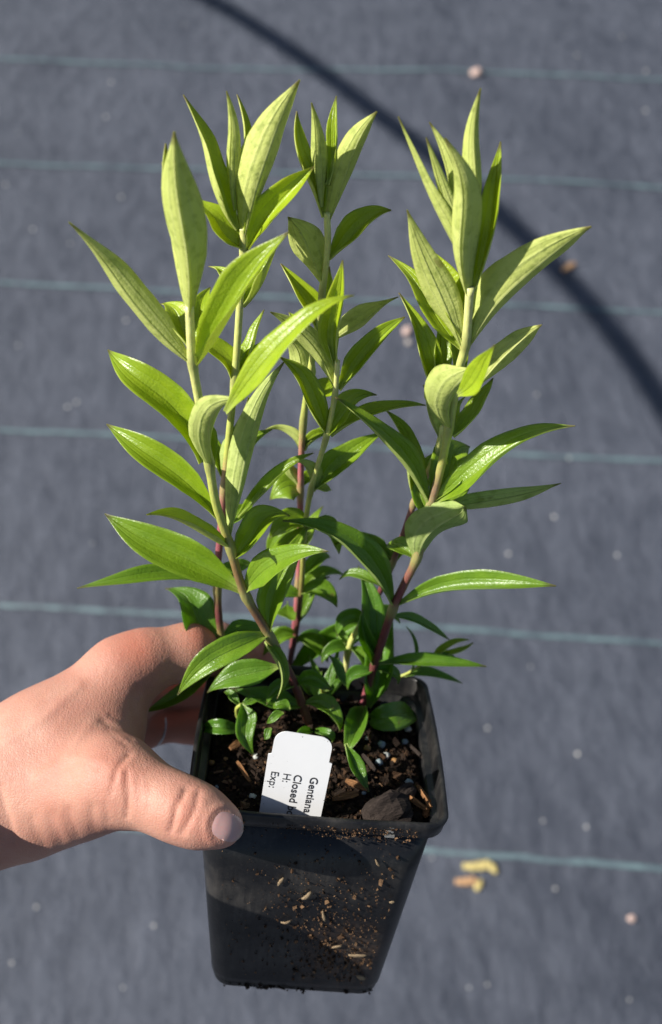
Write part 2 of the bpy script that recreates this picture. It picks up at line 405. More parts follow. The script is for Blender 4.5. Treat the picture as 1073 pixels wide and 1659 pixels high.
for _ in range(1900):
    t = random.random()
    if t < .35: z = random.gauss(-.055, .02); x = random.gauss(.006, .013)
    elif t < .62: z = random.gauss(-.078, .010); x = random.gauss(.018, .010)
    elif t < .82: z = random.uniform(-.0085, -.001); x = random.gauss(.018, .018)
    else: z = random.uniform(-.09, -.012); x = random.uniform(-.04, .04)
    if not -.0905 < z < -.001: continue
    if abs(x) > hw(z)-.007: continue
    s = min(.0009, .0001+random.expovariate(1/.00011))
    p = on_front(x, z) if z < -.0085 else Vector((x, -HT-.0006, z))
    add_chip(p, s, random.choice((1, 1, 1.8)), .6, random.choice((1, 1, 2, 2, 0)))
for _ in range(90):
    x = random.uniform(-.031, .031); z = -PHT+random.uniform(.0, .0026); dens = .9 if x < 0 else .45
    if random.random() > dens*(.5+.5*noise.noise(Vector((x*180, 3, 1)))+.25): continue
    add_chip(Vector((x, -hw(z)+random.uniform(-.0002, .003), z)), random.uniform(.0003, .0010), random.choice((1, 1.5, 3)), .7, 0)
for _ in range(34):
    x = random.choice((-.016, .002, .004))+random.gauss(0, .0022); add_chip(Vector((x, -hw(-PHT)+.002, -PHT-.0002)), random.uniform(.0004, .0009), random.choice((1, 4)), .5, 0)
mesh_obj('soil_flecks', v_, f_, CRUMB, pot, up_pot, False, mi)['kind'] = 'stuff'
def curved_flake(name, L, W, bend, mat, parent, M):
    vv_, ff_ = [], []; n = 7
    for i in range(n):
        t = i/(n-1); wd = W*(math.sin(math.pi*(.08+.84*t))**.7); z = bend*L*math.sin(math.pi*t)
        for s, dz in ((-1, 0), (-.4, .35), (.4, .35), (1, 0), (0, -.25)):
            vv_.append(Vector(((t-.5)*L, s*wd*random.uniform(.8, 1.1), z+dz*W)))
    for i in range(n-1):
        for k in range(5): ff_.append((i*5+k, i*5+(k+1) % 5, (i+1)*5+(k+1) % 5, (i+1)*5+k))
    ff_ += [(4, 3, 2, 1, 0), tuple((n-1)*5+k for k in range(5))]
    return mesh_obj(name, vv_, ff_, mat, parent, M)
def front_px(px, py):            # pot-frame point of a photo point on the sloping front
    d = POTI.to_3x3() @ (CAM.to_3x3() @ cpt(px, py, 1.0)); k = (hw(-PHT)-hw(0))/PHT
    # y = -hw(z) ; hw(z)=hw(0)-k'*z
    a = hw(0); s = (HB-HT+.0026)/PHT*-1
    t = (-a-s*CAML.z-CAML.y)/(d.y+s*d.z)
    return CAML+d*t
for px, py, L, W, ang, bend in ((497, 1446, .0052, .0011, 55, .18), (455, 1424, .0046, .0008, 70, .02), (525, 1480, .0058, .0007, -75, .05), (464, 1488, .0042, .0008, 20, .2),
                                (580, 1543, .0072, .0010, 5, .05), (546, 1529, .0040, .0008, 25, .05), (585, 1579, .0036, .0013, -30, .05), (612, 1394, .0040, .0005, -60, .1), (635, 1457, .0020, .0008, 10, .1)):
    p = front_px(px, py); M = Matrix.Translation(p+Vector((0, -.0011, -.0002))) @ Matrix.Rotation(R(90)+front_tilt, 4, 'X') @ Matrix.Rotation(R(ang), 4, 'Z')
    curved_flake('bark_flake', L, W, bend, FLAKE, pot, up_pot @ M)

# ------------------------------------------------------------------ soil
N = 90; hs = hw(-.009)-.0012; v_, f_ = [], []
def soil_h(x, y):
    e = min(hs-abs(x), hs-abs(y))
    return SOILZ+.0035*noise.noise(Vector((x*70, y*70, 1)))+.0022*noise.noise(Vector((x*190, y*190, 4)))+.0011*noise.noise(Vector((x*520, y*520, 7)))-.003*max(0, 1-e/.004)+.004*max(0, 1-abs(math.hypot(x-.004, y-.008))/.03)
for j in range(N):
    for i in range(N):
        x = -hs+2*hs*i/(N-1); y = -hs+2*hs*j/(N-1)
        # round off the corners
        cx = max(0, abs(x)-(hs-.0085)); cy = max(0, abs(y)-(hs-.0085)); d = math.hypot(cx, cy)
        if d > .0085: x = math.copysign(hs-.0085+cx/d*.0085, x); y = math.copysign(hs-.0085+cy/d*.0085, y)
        v_.append((x*.992, y*.992, soil_h(x, y)))
f_ = [(j*N+i, j*N+i+1, (j+1)*N+i+1, (j+1)*N+i) for j in range(N-1) for i in range(N-1)]
soil = mesh_obj('potting_soil', v_, f_, SOIL, None, POT @ Matrix.Translation((0, 0, SOILZ)))
for v in soil.data.vertices: v.co.z -= SOILZ
tag(soil, 'dark brown potting soil filling the black pot', 'soil', None, 'stuff')
v_, f_, mi = [], [], []
for _ in range(4200):
    x, y = random.uniform(-1, 1)*(hs-.002), random.uniform(-1, 1)*(hs-.002)
    if math.hypot(max(0, abs(x)-hs+.0085), max(0, abs(y)-hs+.0085)) > .007: continue
    s = min(.0026, .0003+random.expovariate(1/.00035)); el = random.choice((1, 1, 1.5, 3, 5)); s /= el**.5
    add_chip(Vector((x, y, soil_h(x, y)-SOILZ+s*.3)), s, el, .6, random.choice((0, 0, 0, 0, 0, 0, 1, 1, 1, 2 if y < -.01 else 0)))
mesh_obj('soil_crumbs', v_, f_, CRUMB, soil, None, False, mi)['kind'] = 'stuff'

def lump(name, sz, mat, seed, rough=.18, freq=1.6, sub=2):
    bm = bmesh.new(); bmesh.ops.create_icosphere(bm, subdivisions=sub, radius=1)
    for v in bm.verts:
        k = 1+rough*noise.noise(v.co*freq+Vector((seed*3.7, seed, 0))); v.co = Vector((v.co.x*sz[0], v.co.y*sz[1], v.co.z*sz[2]))*k
    for f in bm.faces: f.smooth = True
    me = bpy.data.meshes.new(name); bm.to_mesh(me); bm.free(); me.materials.append(mat)
    o = bpy.data.objects.new(name, me); C.objects.link(o); return o
def soil_place(o, px, py, lift, rz=0, tx=0):
    p = on_soil(px, py); p = on_soil(px, py, soil_h(p.x, p.y)+lift)
    o.matrix_world = POT @ Matrix.Translation(p) @ Matrix.Rotation(rz, 4, 'Z') @ Matrix.Rotation(tx, 4, 'X')
beads = [('w', 667, 1127, 6), ('w', 661, 1181, 7), ('b', 656, 1203, 7), ('b', 618, 1206, 8), ('w', 626, 1224, 7.5), ('b', 614, 1235, 7), ('t', 640, 1234, 8), ('t', 595, 1213, 7), ('w', 595, 1196, 4.5),
         ('b', 663, 1268, 7.5), ('w', 666, 1283, 6.5), ('w', 416, 1226, 6.5), ('w', 409, 1291, 6.5), ('t', 366, 1230, 4.5), ('t', 343, 1236, 6), ('o', 650, 1097, 5.5), ('b', 590, 1285, 4), ('w', 541, 1215, 4), ('b', 352, 1275, 4)]
BM = {'w': (BEADW, 'pale chalky bead lying on the potting soil', 'pale beads on the soil'), 'b': (BEADB, 'blue grey bead lying on the potting soil', 'blue grey beads on the soil'),
      't': (BEADT, 'amber brown bead lying on the potting soil', 'amber beads on the soil'), 'o': (BEADO, 'bright orange bead at the back edge of the soil', None)}
BL = ['pale bead lying alone in the soil corner by the low side shoot', 'pale bead at the tip of the flat dark leaf on the soil', 'blue grey bead beside the long thin dark bark strip', 'larger blue grey bead between the low leaves and the thin bark strip',
      'bright pale bead touching the amber bead on the soil', 'blue grey bead next to the bright pale bead and amber bead', 'amber bead touching the bright pale bead on the soil', 'amber bead tucked beside the folded low leaf', 'tiny pale bead under the edge of the folded low leaf',
      'blue grey bead above the dark bark by the orange strips', 'pale bead beside the orange bark strips', 'pale bead between the small oval leaf and the white label', 'pale bead beside the white label near the thumb', 'tiny amber bead below the small oval leaf', 'dull amber bead on soil by the pot wall near the ring finger',
      'bright orange bead at the back edge of the soil', 'tiny blue grey bead near the large bark chunk', 'tiny pale bead at the upper corner of the white label', 'tiny blue grey bead in the soil beside the thumb']
for i, (k, px, py, r) in enumerate(beads):
    s = r*.36/F; o = lump('fertiliser_bead', (s, s*.93, s*.9), BM[k][0], i, .38, 2.2)
    soil_place(o, px, py, s*.5); tag(o, BL[i], 'bead', 'beads on the potting soil')
# big grey bark chunk and orange strips by the front right corner
def bark(name, L, W, T, mat, seed, split=True):
    bm = bmesh.new(); bmesh.ops.create_cube(bm, size=2)
    bmesh.ops.subdivide_edges(bm, edges=bm.edges[:], cuts=5, use_grid_fill=True)
    for v in bm.verts:
        p = v.co.copy(); n = noise.noise(Vector((p.x*.9+seed*5, p.y*3.2, p.z*3.2)))
        tp = 1-.45*abs(p.x)**2.5
        v.co = Vector((p.x*L*(1+.25*noise.noise(Vector((seed, p.y*3, p.z*3)))), p.y*W*tp*(1+.35*n), p.z*T*tp*(1+.45*n)))
    me = bpy.data.meshes.new(name); bm.to_mesh(me); bm.free(); me.materials.append(mat)
    o = bpy.data.objects.new(name, me); C.objects.link(o); return o
o = bark('bark_chunk', .0085, .0060, .0050, DARKBARK, 4); soil_place(o, 628, 1316, .0035, .5, .7); tag(o, 'large dark grey bark chunk against the front rim of the pot', 'bark')
for i, (px, py, L, W, rz, lift, mt) in enumerate(((699, 1270, .0075, .0010, 1.45, .004, BARK), (706, 1262, .0085, .0012, 1.5, .006, BARK), (688, 1290, .0060, .0009, 1.9, .004, BARK), (676, 1300, .0050, .0010, 2.3, .003, BARK),
                                              (694, 1310, .0045, .0013, 1.2, .004, BARK), (655, 1285, .0050, .0026, .8, .003, DARKBARK), (560, 1290, .0050, .0012, .4, .003, BARK), (578, 1272, .0045, .0010, -.5, .003, BARK),
                                              (672, 1215, .0080, .0006, -1.0, .003, DARKBARK), (598, 1235, .0050, .0008, -1.1, .003, DARKBARK), (385, 1205, .0040, .0012, .9, .003, BARK), (395, 1250, .0060, .0007, -1.1, .003, BARK), (573, 1085, .0065, .0009, .9, .004, FLAKE))):
    o = bark('bark_strip', L, W, W*.8, mt, i+3); soil_place(o, px, py, lift, rz, .6)
    tag(o, ['orange bark strip standing close to the pot wall among others', 'longest orange bark strip leaning on the pot wall', 'orange bark strip lying between the wall strips and the large chunk', 'orange bark strip touching the large dark bark chunk',
            'short orange bark strip in the pot corner by the chunk', 'broad dark bark piece behind the large bark chunk', 'orange bark strip between the white label and the large chunk', 'orange bark strip below the drooping dark leaf beside the label',
            'long thin dark bark strip beside the blue grey bead', 'thin dark bark strip beside the folded low leaf', 'orange bark strip by the small oval leaf', 'thin orange bark strip between the small oval leaf and the thumb',
            'pale dry stalk piece standing behind the green stems'][i], 'bark' if mt is not FLAKE else 'stalk', 'bark pieces on the soil' if mt is not FLAKE else None)

# ------------------------------------------------------------------ plant label with its print
b0 = pl(414, 1330, -.0385); b1 = pl(516, 1340, -.0385)
t0 = pl(449, 1187, -.0335); t1 = pl(540, 1191, -.0335)
cx_ = ((b1-b0).normalized()+(t1-t0).normalized()).normalized(); org = (b0+b1)/2; upv = ((t0+t1)/2-org)
LH = upv.length; upv.normalize(); cx_ = (cx_-upv*cx_.dot(upv)).normalized(); nz_ = cx_.cross(upv)
LWD = (b1-b0).length
LM = POT @ Matrix(((cx_.x, upv.x, nz_.x, org.x), (cx_.y, upv.y, nz_.y, org.y), (cx_.z, upv.z, nz_.z, org.z), (0, 0, 0, 1)))
hwid = LWD/2; hn = hwid*.90; sh_y = LH*.735
def arc(cx0, cy0, r, a0, a1, n=6): return [(cx0+r*math.cos(R(a0+(a1-a0)*i/n)), cy0+r*math.sin(R(a0+(a1-a0)*i/n))) for i in range(n+1)]
rr = .0042
outl = [(-hwid*.9, -.008), (hwid*.9, -.008), (hwid, 0), (hwid, sh_y), (hn, sh_y+.0004)] + arc(hn-rr, LH-rr, rr, 0, 90) + arc(-hn+rr, LH-rr, rr, 90, 180) + [(-hn, sh_y+.0004), (-hwid, sh_y)]
bm = bmesh.new(); fr = [bm.verts.new((x, y, 0)) for x, y in outl]; f = bm.faces.new(fr)
ex = bmesh.ops.extrude_face_region(bm, geom=[f]); bmesh.ops.translate(bm, verts=[g for g in ex['geom'] if isinstance(g, bmesh.types.BMVert)], vec=(0, 0, .00045))
bmesh.ops.recalc_face_normals(bm, faces=bm.faces)
me = bpy.data.meshes.new('plant_label'); bm.to_mesh(me); bm.free(); me.materials.append(LABEL)
label = bpy.data.objects.new('plant_label', me); C.objects.link(label); label.matrix_world = LM
tag(label, 'white plastic plant label with black print stuck in the soil', 'plant label')
def print_text(s, x, y, size, weight):
    cu = bpy.data.curves.new('t', 'FONT'); cu.body = s; cu.size = size; cu.offset = weight; cu.space_character = 1.0; cu.resolution_u = 3
    ob = bpy.data.objects.new('t', cu); C.objects.link(ob); dg = bpy.context.evaluated_depsgraph_get()
    me = bpy.data.meshes.new_from_object(ob.evaluated_get(dg)); bpy.data.objects.remove(ob)
    me.materials.clear(); me.materials.append(INK)
    o = bpy.data.objects.new('lettering', me); C.objects.link(o); o.parent = label
    o.matrix_local = Matrix.Translation((x, y, .00053)) @ Matrix.Rotation(R(-90), 4, 'Z')
ty = LH*.565
print_text('Gentiana', hwid*.43, ty, .0040, .00007)
print_text('Closed bo', -hwid*.08, ty, .0040, .00007)
print_text('H:', -hwid*.42, ty-.0001, .0039, .00002)
print_text('Exp:', -hwid*.80, ty, .0039, .00002)

# ------------------------------------------------------------------ the plant
plant = empty('gentian_plant', POT @ Matrix.Translation((0, 0, SOILZ)))
tag(plant, 'leafy green gentian plant with purple stems growing in the black pot', 'plant')
PO = Vector((0, 0, SOILZ))
GRN, YEL, PINK, MAR, BRN = (.46, .52, .11), (.74, .76, .30), (.44, .13, .16), (.15, .045, .045), (.16, .085, .05)
# photo path from the soil up, depth at the top (pot frame y), half width, colours up the stem
STEMS = {
 'A': ([(505, 1186), (478, 1110), (434, 1026), (396, 960), (372, 882), (350, 815), (339, 750), (325, 662), (312, 585), (307, 495)], -.016, 7.2, [(0, BRN), (.12, MAR), (.3, BRN), (.42, (.26, .17, .07)), (.55, GRN), (1, YEL)]),
 'B': ([(383, 1140), (360, 1040), (352, 945), (357, 870), (364, 785), (372, 700), (381, 610), (389, 490), (395, 395), (393, 370)], .014, 6.2, [(0, BRN), (.1, GRN), (.16, MAR), (.45, PINK), (.52, GRN), (1, YEL)]),
 'C': ([(472, 1062), (478, 1010), (484, 940), (487, 860), (487, 790), (492, 680), (508, 570), (524, 465), (531, 400), (530, 345)], .022, 5.8, [(0, MAR), (.2, PINK), (.5, PINK), (.58, GRN), (1, YEL)]),
 'G': ([(470, 1072), (479, 1030), (488, 960), (494, 860), (505, 790), (529, 708), (543, 640), (547, 585)], .006, 4.8, [(0, MAR), (.25, MAR), (.42, GRN), (1, YEL)]),
 'D': ([(588, 1146), (604, 1085), (622, 1030), (638, 983), (656, 945), (677, 900), (698, 820), (714, 760), (728, 690), (744, 600), (755, 555), (762, 465)], -.008, 7.2, [(0, PINK), (.1, MAR), (.35, (.22, .06, .06)), (.45, (.26, .14, .09)), (.6, (.30, .20, .12)), (.68, GRN), (1, YEL)]),
 'E': ([(558, 1112), (566, 1048), (592, 1000), (620, 950), (637, 910), (655, 862), (672, 812), (691, 770), (707, 735), (718, 690)], .018, 5.6, [(0, BRN), (.08, YEL), (.2, GRN), (.3, MAR), (.55, (.2, .08, .08)), (.75, PINK), (.85, GRN), (1, YEL)]),
 'H': ([(617, 1118), (640, 1100), (662, 1090), (690, 1072), (700, 1064)], .040, 2.8, [(0, GRN), (1, GRN)]),
 'K': ([(388, 1172), (384, 1150), (390, 1142)], .008, 4.0, [(0, GRN), (1, GRN)]),
 'M': ([(525, 1132), (522, 1118), (520, 1105)], .022, 3.6, [(0, GRN), (1, GRN)]),
}
def lerp_col(stops, t):
    for (a, ca), (b, cb) in zip(stops, stops[1:]):
        if t <= b: k = (t-a)/(b-a+1e-9); return tuple(x+(y-x)*k for x, y in zip(ca, cb))
    return stops[-1][1]
stem_obj, stem_path = {}, {}
NODES = {'A': [2, 3, 4, 6, 8], 'B': [1, 2, 4, 6, 8], 'C': [2, 4, 5, 7], 'G': [4, 5, 6], 'D': [3, 5, 6, 8, 10], 'E': [1, 4, 6, 8]}
for k, (pp, ytop, hwpx, cols) in STEMS.items():
    base = on_soil(*pp[0], SOILZ-.001); y0 = base.y; n = len(pp)
    hts = np.cumsum([0]+[math.dist(pp[i], pp[i+1]) for i in range(n-1)]); hts /= hts[-1]
    P3 = [base]+[pl(x, y, y0+(ytop-y0)*hts[i]) for i, (x, y) in enumerate(pp) if i > 0]
    path = catmull(P3, 8); stem_path[k] = (path, [(px_of(p)) for p in path])
    nodes = [i/(n-1) for i in NODES.get(k, [])]
    r0 = hwpx*.36/F
    def rad(t): return r0*(1.12-.22*t)*(1+sum(.30*math.exp(-((t-q)/.018)**2) for q in nodes))
    path = [Vector((0, 0, -.004))+path[0]]+path
    vs_, fs_ = tube(path, rad, 12)
    o = mesh_obj('stem', [v-P3[0] for v in vs_], fs_, STEM, plant, Matrix.Translation(P3[0]-PO))
    ca = o.data.color_attributes.new('tint', 'FLOAT_COLOR', 'POINT'); L = len(path)
    for i in range(len(vs_)):
        t = (i//12)/(L-1); c = lerp_col(cols, t); nd = min(.85, sum(math.exp(-((t-q)/.022)**2) for q in nodes))
        c = tuple(a+(b-a)*nd*.8 for a, b in zip(c, (.33, .36, .11))); ca.data[i].color = (*c, 1)
    stem_obj[k] = (o, P3[0])

prof_t = [0, .06, .15, .28, .42, .56, .70, .82, .91, .97, 1]; prof_w = [.17, .30, .60, .92, 1, .90, .68, .42, .20, .065, .012]
def prof(t): return float(np.interp(t, prof_t, prof_w))
NL, NA = 20, 8
leafno = 0
def leaf(S, bx, by, tx, ty, wpx, tilt=20, dz=0.0, k=(0, 0), fold=18, tw=0, bow=0.0, youth_sun=None, dyb=None):
    """base and tip in photo points, wpx widest width, tilt of the upper face away from the viewer (over 90: underside shows),
    dz cm the tip lies farther away, k sideways bend, fold of the halves, tw twist to the tip, bow cm of bend in depth"""
    global leafno; leafno += 1
    path, pxs = stem_path[S]
    i0 = min(range(len(path)), key=lambda i: (pxs[i][0]-bx)**2+(pxs[i][1]-by)**2)
    yb = path[i0].y if dyb is None else dyb
    P0 = pl(bx, by, yb); P2 = pl(tx, ty, yb+dz*.01)
    if abs(P2.x) < .043 and abs(P2.y) < .043 and P2.z < SOILZ+.004: P2 = on_soil(tx, ty, SOILZ+.0045)
    if P0.z < SOILZ+.001 and abs(P0.y) < .043: P0 = on_soil(bx, by, SOILZ+.003); yb = P0.y
    P1 = pl((bx+tx)/2+k[0], (by+ty)/2+k[1], (P0.y+P2.y)/2+bow*.01)
    if abs(P1.x) < .043 and abs(P1.y) < .043 and P1.z < SOILZ+.006: P1 = on_soil((bx+tx)/2+k[0], (by+ty)/2+k[1], SOILZ+.007)
    P1 = P1*2-(P0+P2)*.5   # through the middle point
    sg = 1 if tx <= bx else -1
    if youth_sun is None: youth_sun = max(0, min(1, (1080-by)/520+(.22 if S == 'A' and by < 1050 else 0)))  # by age up the stem; stem A gets sunlit yellow painted in on top
    youth_sun = max(0, min(1, youth_sun+random.uniform(-.12, .12)))
    Wm = wpx*.5*(P0-CAML).length/F*1.14*(.74 if by > 1040 and math.dist((bx, by), (tx, ty)) < 92 else 1)
    s1, s2 = random.uniform(0, 9), random.uniform(0, 9); rec = random.uniform(.0, 1.3); tw = tw+random.uniform(-16, 16); sb = random.uniform(-.22, .22)
    vs_, uv = [], []
    for i in range(NL+1):
        t = i/NL; t = t**.92
        p = P0*(1-t)**2+P1*2*t*(1-t)+P2*t*t; T = ((P1-P0)*(1-t)+(P2-P1)*t).normalized()
        V = (CAML-p); V = (V-T*V.dot(T)).normalized(); S_ = T.cross(V)
        a = R(sg*(tilt+tw*t)); Nn = V*math.cos(a)+S_*math.sin(a); A = T.cross(Nn)
        p = p+A*Wm*sb*math.sin(6.28*t); w_ = Wm*prof(t); fo = R(min(50, fold*2.1))*(1.25-.55*t); p = p-Nn*Wm*rec*max(0, t-.6)**2*5
        for j in range(NA+1):
            x = -1+2*j/NA; ax = abs(x)
            e = w_*x*(1+.10*math.sin(s1*3)*(1 if x > 0 else -1)+.05*math.sin(t*6+s2))*math.cos(fo*(.6+.4*ax)); hgt = w_*ax**1.25*math.sin(fo)
            hgt += w_*(.010*math.cos(x*9.4) + .11*math.sin(t*7+s1+x*1.1)*ax*ax + .05*math.sin(t*15+s2+x)*ax*ax*(1 if x > 0 else -1))
            vs_.append(p+A*e+Nn*hgt); uv.append((t, x, youth_sun))
    nv = len(vs_); th = .00035
    # lower skin: the same sheet pushed through the leaf's thickness, pinched at the margin
    lo = []
    for i in range(NL+1):
        for j in range(NA+1):
            q = i*(NA+1)+j; a_ = vs_[min(i+1, NL)*(NA+1)+j]-vs_[max(i-1, 0)*(NA+1)+j]; b_ = vs_[i*(NA+1)+min(j+1, NA)]-vs_[i*(NA+1)+max(j-1, 0)]
            nn_ = a_.cross(b_); nn_ = nn_.normalized() if nn_.length > 1e-14 else Vector((0, 0, 1))
            x = abs(-1+2*j/NA); kth = th*(1+2.2*math.exp(-(x/.12)**2)*(1-i/NL)); lo.append(vs_[q]+nn_*kth*(1 if x < .99 else .25))
    al = vs_+lo; fs_, mi_ = [], []
    for i in range(NL):
        for j in range(NA):
            a0 = i*(NA+1)+j; q = (a0, a0+(NA+1), a0+NA+2, a0+1)
            fs_.append(q); mi_.append(0); fs_.append(tuple(nv+z for z in reversed(q))); mi_.append(1)
    for i in range(NL):
        for j in (0, NA):
            a0 = i*(NA+1)+j; b0_ = a0+NA+1
            fs_.append((a0, nv+a0, nv+b0_, b0_) if j == 0 else (a0, b0_, nv+b0_, nv+a0)); mi_.append(0)
    so_, sp_ = stem_obj[S]
    o = mesh_obj('leaf', [v-P0 for v in al], fs_, [LEAF_UP, LEAF_LO], so_, Matrix.Translation(P0-sp_), True, mi_)
    # make sure the upper skin faces the side it was laid out for
    at_ = o.data.attributes.new('leafuv', 'FLOAT_VECTOR', 'POINT'); at_.data.foreach_set('vector', [c for t3 in uv+uv for c in t3])
    bm = bmesh.new(); bm.from_mesh(o.data); bmesh.ops.recalc_face_normals(bm, faces=bm.faces); bm.to_mesh(o.data); bm.free()
    return o

U, L_ = 25, 158
# --- stem A (front left)
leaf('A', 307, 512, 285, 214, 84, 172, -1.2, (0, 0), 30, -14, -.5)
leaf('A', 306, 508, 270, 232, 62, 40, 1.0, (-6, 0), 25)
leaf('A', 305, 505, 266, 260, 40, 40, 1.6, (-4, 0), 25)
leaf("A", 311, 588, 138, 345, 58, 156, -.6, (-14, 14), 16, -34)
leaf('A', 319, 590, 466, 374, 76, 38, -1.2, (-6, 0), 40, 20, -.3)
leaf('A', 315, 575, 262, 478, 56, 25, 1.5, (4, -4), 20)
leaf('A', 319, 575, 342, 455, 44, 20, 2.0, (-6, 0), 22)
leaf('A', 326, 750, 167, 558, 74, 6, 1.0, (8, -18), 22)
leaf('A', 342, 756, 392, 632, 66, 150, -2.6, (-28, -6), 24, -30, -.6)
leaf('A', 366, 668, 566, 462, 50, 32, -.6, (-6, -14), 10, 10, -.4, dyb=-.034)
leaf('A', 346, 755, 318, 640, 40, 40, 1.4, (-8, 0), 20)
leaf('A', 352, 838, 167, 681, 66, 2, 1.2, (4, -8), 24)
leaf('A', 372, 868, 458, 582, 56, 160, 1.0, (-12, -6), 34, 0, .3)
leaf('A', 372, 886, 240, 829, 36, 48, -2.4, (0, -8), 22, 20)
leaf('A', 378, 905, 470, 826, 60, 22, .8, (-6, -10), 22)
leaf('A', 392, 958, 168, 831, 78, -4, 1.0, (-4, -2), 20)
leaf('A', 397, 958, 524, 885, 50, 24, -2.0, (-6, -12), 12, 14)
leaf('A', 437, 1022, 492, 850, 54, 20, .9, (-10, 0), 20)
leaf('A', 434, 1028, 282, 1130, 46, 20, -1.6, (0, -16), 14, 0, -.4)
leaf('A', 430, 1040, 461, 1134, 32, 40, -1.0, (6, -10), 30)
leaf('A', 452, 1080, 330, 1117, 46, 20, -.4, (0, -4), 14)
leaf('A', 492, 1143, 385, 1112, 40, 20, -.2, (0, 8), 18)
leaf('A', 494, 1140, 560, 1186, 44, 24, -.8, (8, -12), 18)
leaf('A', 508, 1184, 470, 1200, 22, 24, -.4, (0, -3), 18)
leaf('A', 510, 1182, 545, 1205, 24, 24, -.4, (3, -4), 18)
# --- stem B (behind on the left)
leaf('B', 384, 372, 322, 154, 56, 38, .2, (-14, 10), 34, 20)
leaf('B', 381, 340, 376, 146, 30, 150, -.3, (-4, 0), 22, 0)
leaf('B', 392, 330, 391, 150, 26, 30, .8, (8, 0), 26)
leaf('B', 394, 392, 474, 124, 78, 156, -.6, (0, -6), 28, 0, -.2)
leaf('B', 394, 402, 327, 313, 60, 40, -.2, (-6, 8), 18)
leaf('B', 399, 410, 504, 268, 62, 32, -.4, (0, -10), 34, -14)
leaf('B', 393, 496, 452, 380, 42, 55, .8, (8, 4), 24)
leaf('B', 378, 622, 318, 538, 44, 32, .2, (4, -10), 18)
leaf('B', 384, 614, 420, 500, 34, 60, 1.0, (8, 0), 18)
leaf('B', 362, 785, 398, 640, 48, 150, -.5, (10, 6), 22)
leaf('B', 366, 786, 340, 690, 30, 40, .9, (-4, 0), 18)
leaf('B', 386, 838, 504, 730, 34, 42, .2, (0, -6), 24, 20)
leaf('B', 353, 950, 124, 950, 38, 42, -1.2, (10, -14), 20, 10)
leaf('B', 356, 948, 410, 905, 36, 35, 1.0, (0, -4), 18)
leaf('B', 354, 1034, 279, 947, 66, 20, .6, (-4, -2), 16)
leaf('B', 360, 1034, 442, 1018, 30, 25, .8, (0, -6), 16)
leaf('B', 366, 1052, 232, 1152, 34, 28, -1.4, (2, 18), 20, 0, -.2)
# --- stem C (behind, middle)
leaf('C', 524, 352, 483, 180, 46, 34, .4, (-10, 6), 28, 14)
leaf('C', 521, 335, 512, 164, 34, 156, -.3, (-4, 0), 28)
leaf('C', 532, 300, 542, 154, 26, 34, .8, (6, 0), 30)
leaf('C', 528, 300, 530, 224, 20, 30, 1.2, (0, 0), 20)
leaf('C', 531, 362, 610, 178, 54, 158, -.6, (-4, -6), 28)
leaf('C', 528, 466, 466, 348, 60, 162, -.8, (2, -6), 18)
leaf('C', 534, 420, 634, 340, 52, 30, .2, (2, -12), 26)
leaf('C', 518, 548, 462, 424, 46, 28, .2, (2, 0), 30)
leaf('C', 535, 552, 630, 470, 42, 158, .2, (8, 6), 16, -30)
leaf('C', 505, 640, 462, 540, 46, 158, .2, (4, -4), 16)
leaf('C', 508, 645, 560, 600, 40, 30, .6, (0, 8), 18)
leaf('C', 490, 733, 430, 686, 24, 120, .2, (8, -8), 20)
leaf('C', 493, 730, 535, 697, 22, 40, .4, (-2, -6), 20)
leaf('C', 492, 725, 560, 688, 20, 50, .8, (0, -6), 20)
leaf('C', 488, 798, 433, 808, 46, 24, -.5, (4, -14), 10)
leaf('C', 489, 800, 472, 745, 30, 160, -.4, (-4, 0), 20)
leaf('C', 486, 985, 448, 990, 40, 24, -.4, (0, 10), 20)
leaf('C', 488, 982, 560, 928, 34, 32, .2, (-10, -18), 18)
leaf('C', 486, 900, 510, 820, 36, 32, .6, (4, 0), 18)
leaf('C', 478, 1040, 420, 1030, 24, 30, .6, (0, -6), 18)
leaf('C', 480, 1042, 530, 1028, 22, 30, .8, (0, -8), 18)
# --- stem G (middle, nearer)
leaf('G', 547, 598, 550, 424, 50, 30, -.6, (-2, 0), 36)
leaf('G', 543, 596, 534, 432, 30, 20, .4, (-3, 0), 24)
leaf('G', 545, 632, 438, 503, 44, 160, -.5, (12, -12), 20)
leaf('G', 551, 632, 655, 512, 48, 26, .3, (-2, -6), 34)
leaf('G', 530, 704, 455, 578, 48, 26, -.5, (4, -6), 24)
leaf('G', 533, 704, 600, 632, 44, 38, -.5, (-2, -8), 16)
leaf('G', 536, 706, 692, 646, 30, 42, .7, (0, -10), 20)
leaf('G', 512, 792, 608, 692, 58, 24, .6, (6, 2), 22)
leaf('G', 508, 796, 478, 744, 34, 140, -.6, (8, -8), 20)
leaf('G', 512, 790, 540, 790, 20, 30, .8, (0, 2), 20)
leaf('G', 497, 852, 455, 950, 36, 30, -.2, (-12, -8), 26)
leaf('G', 470, 1090, 611, 992, 48, 20, -.8, (0, -6), 26)
leaf('G', 482, 1010, 530, 930, 30, 34, .8, (0, -4), 20)
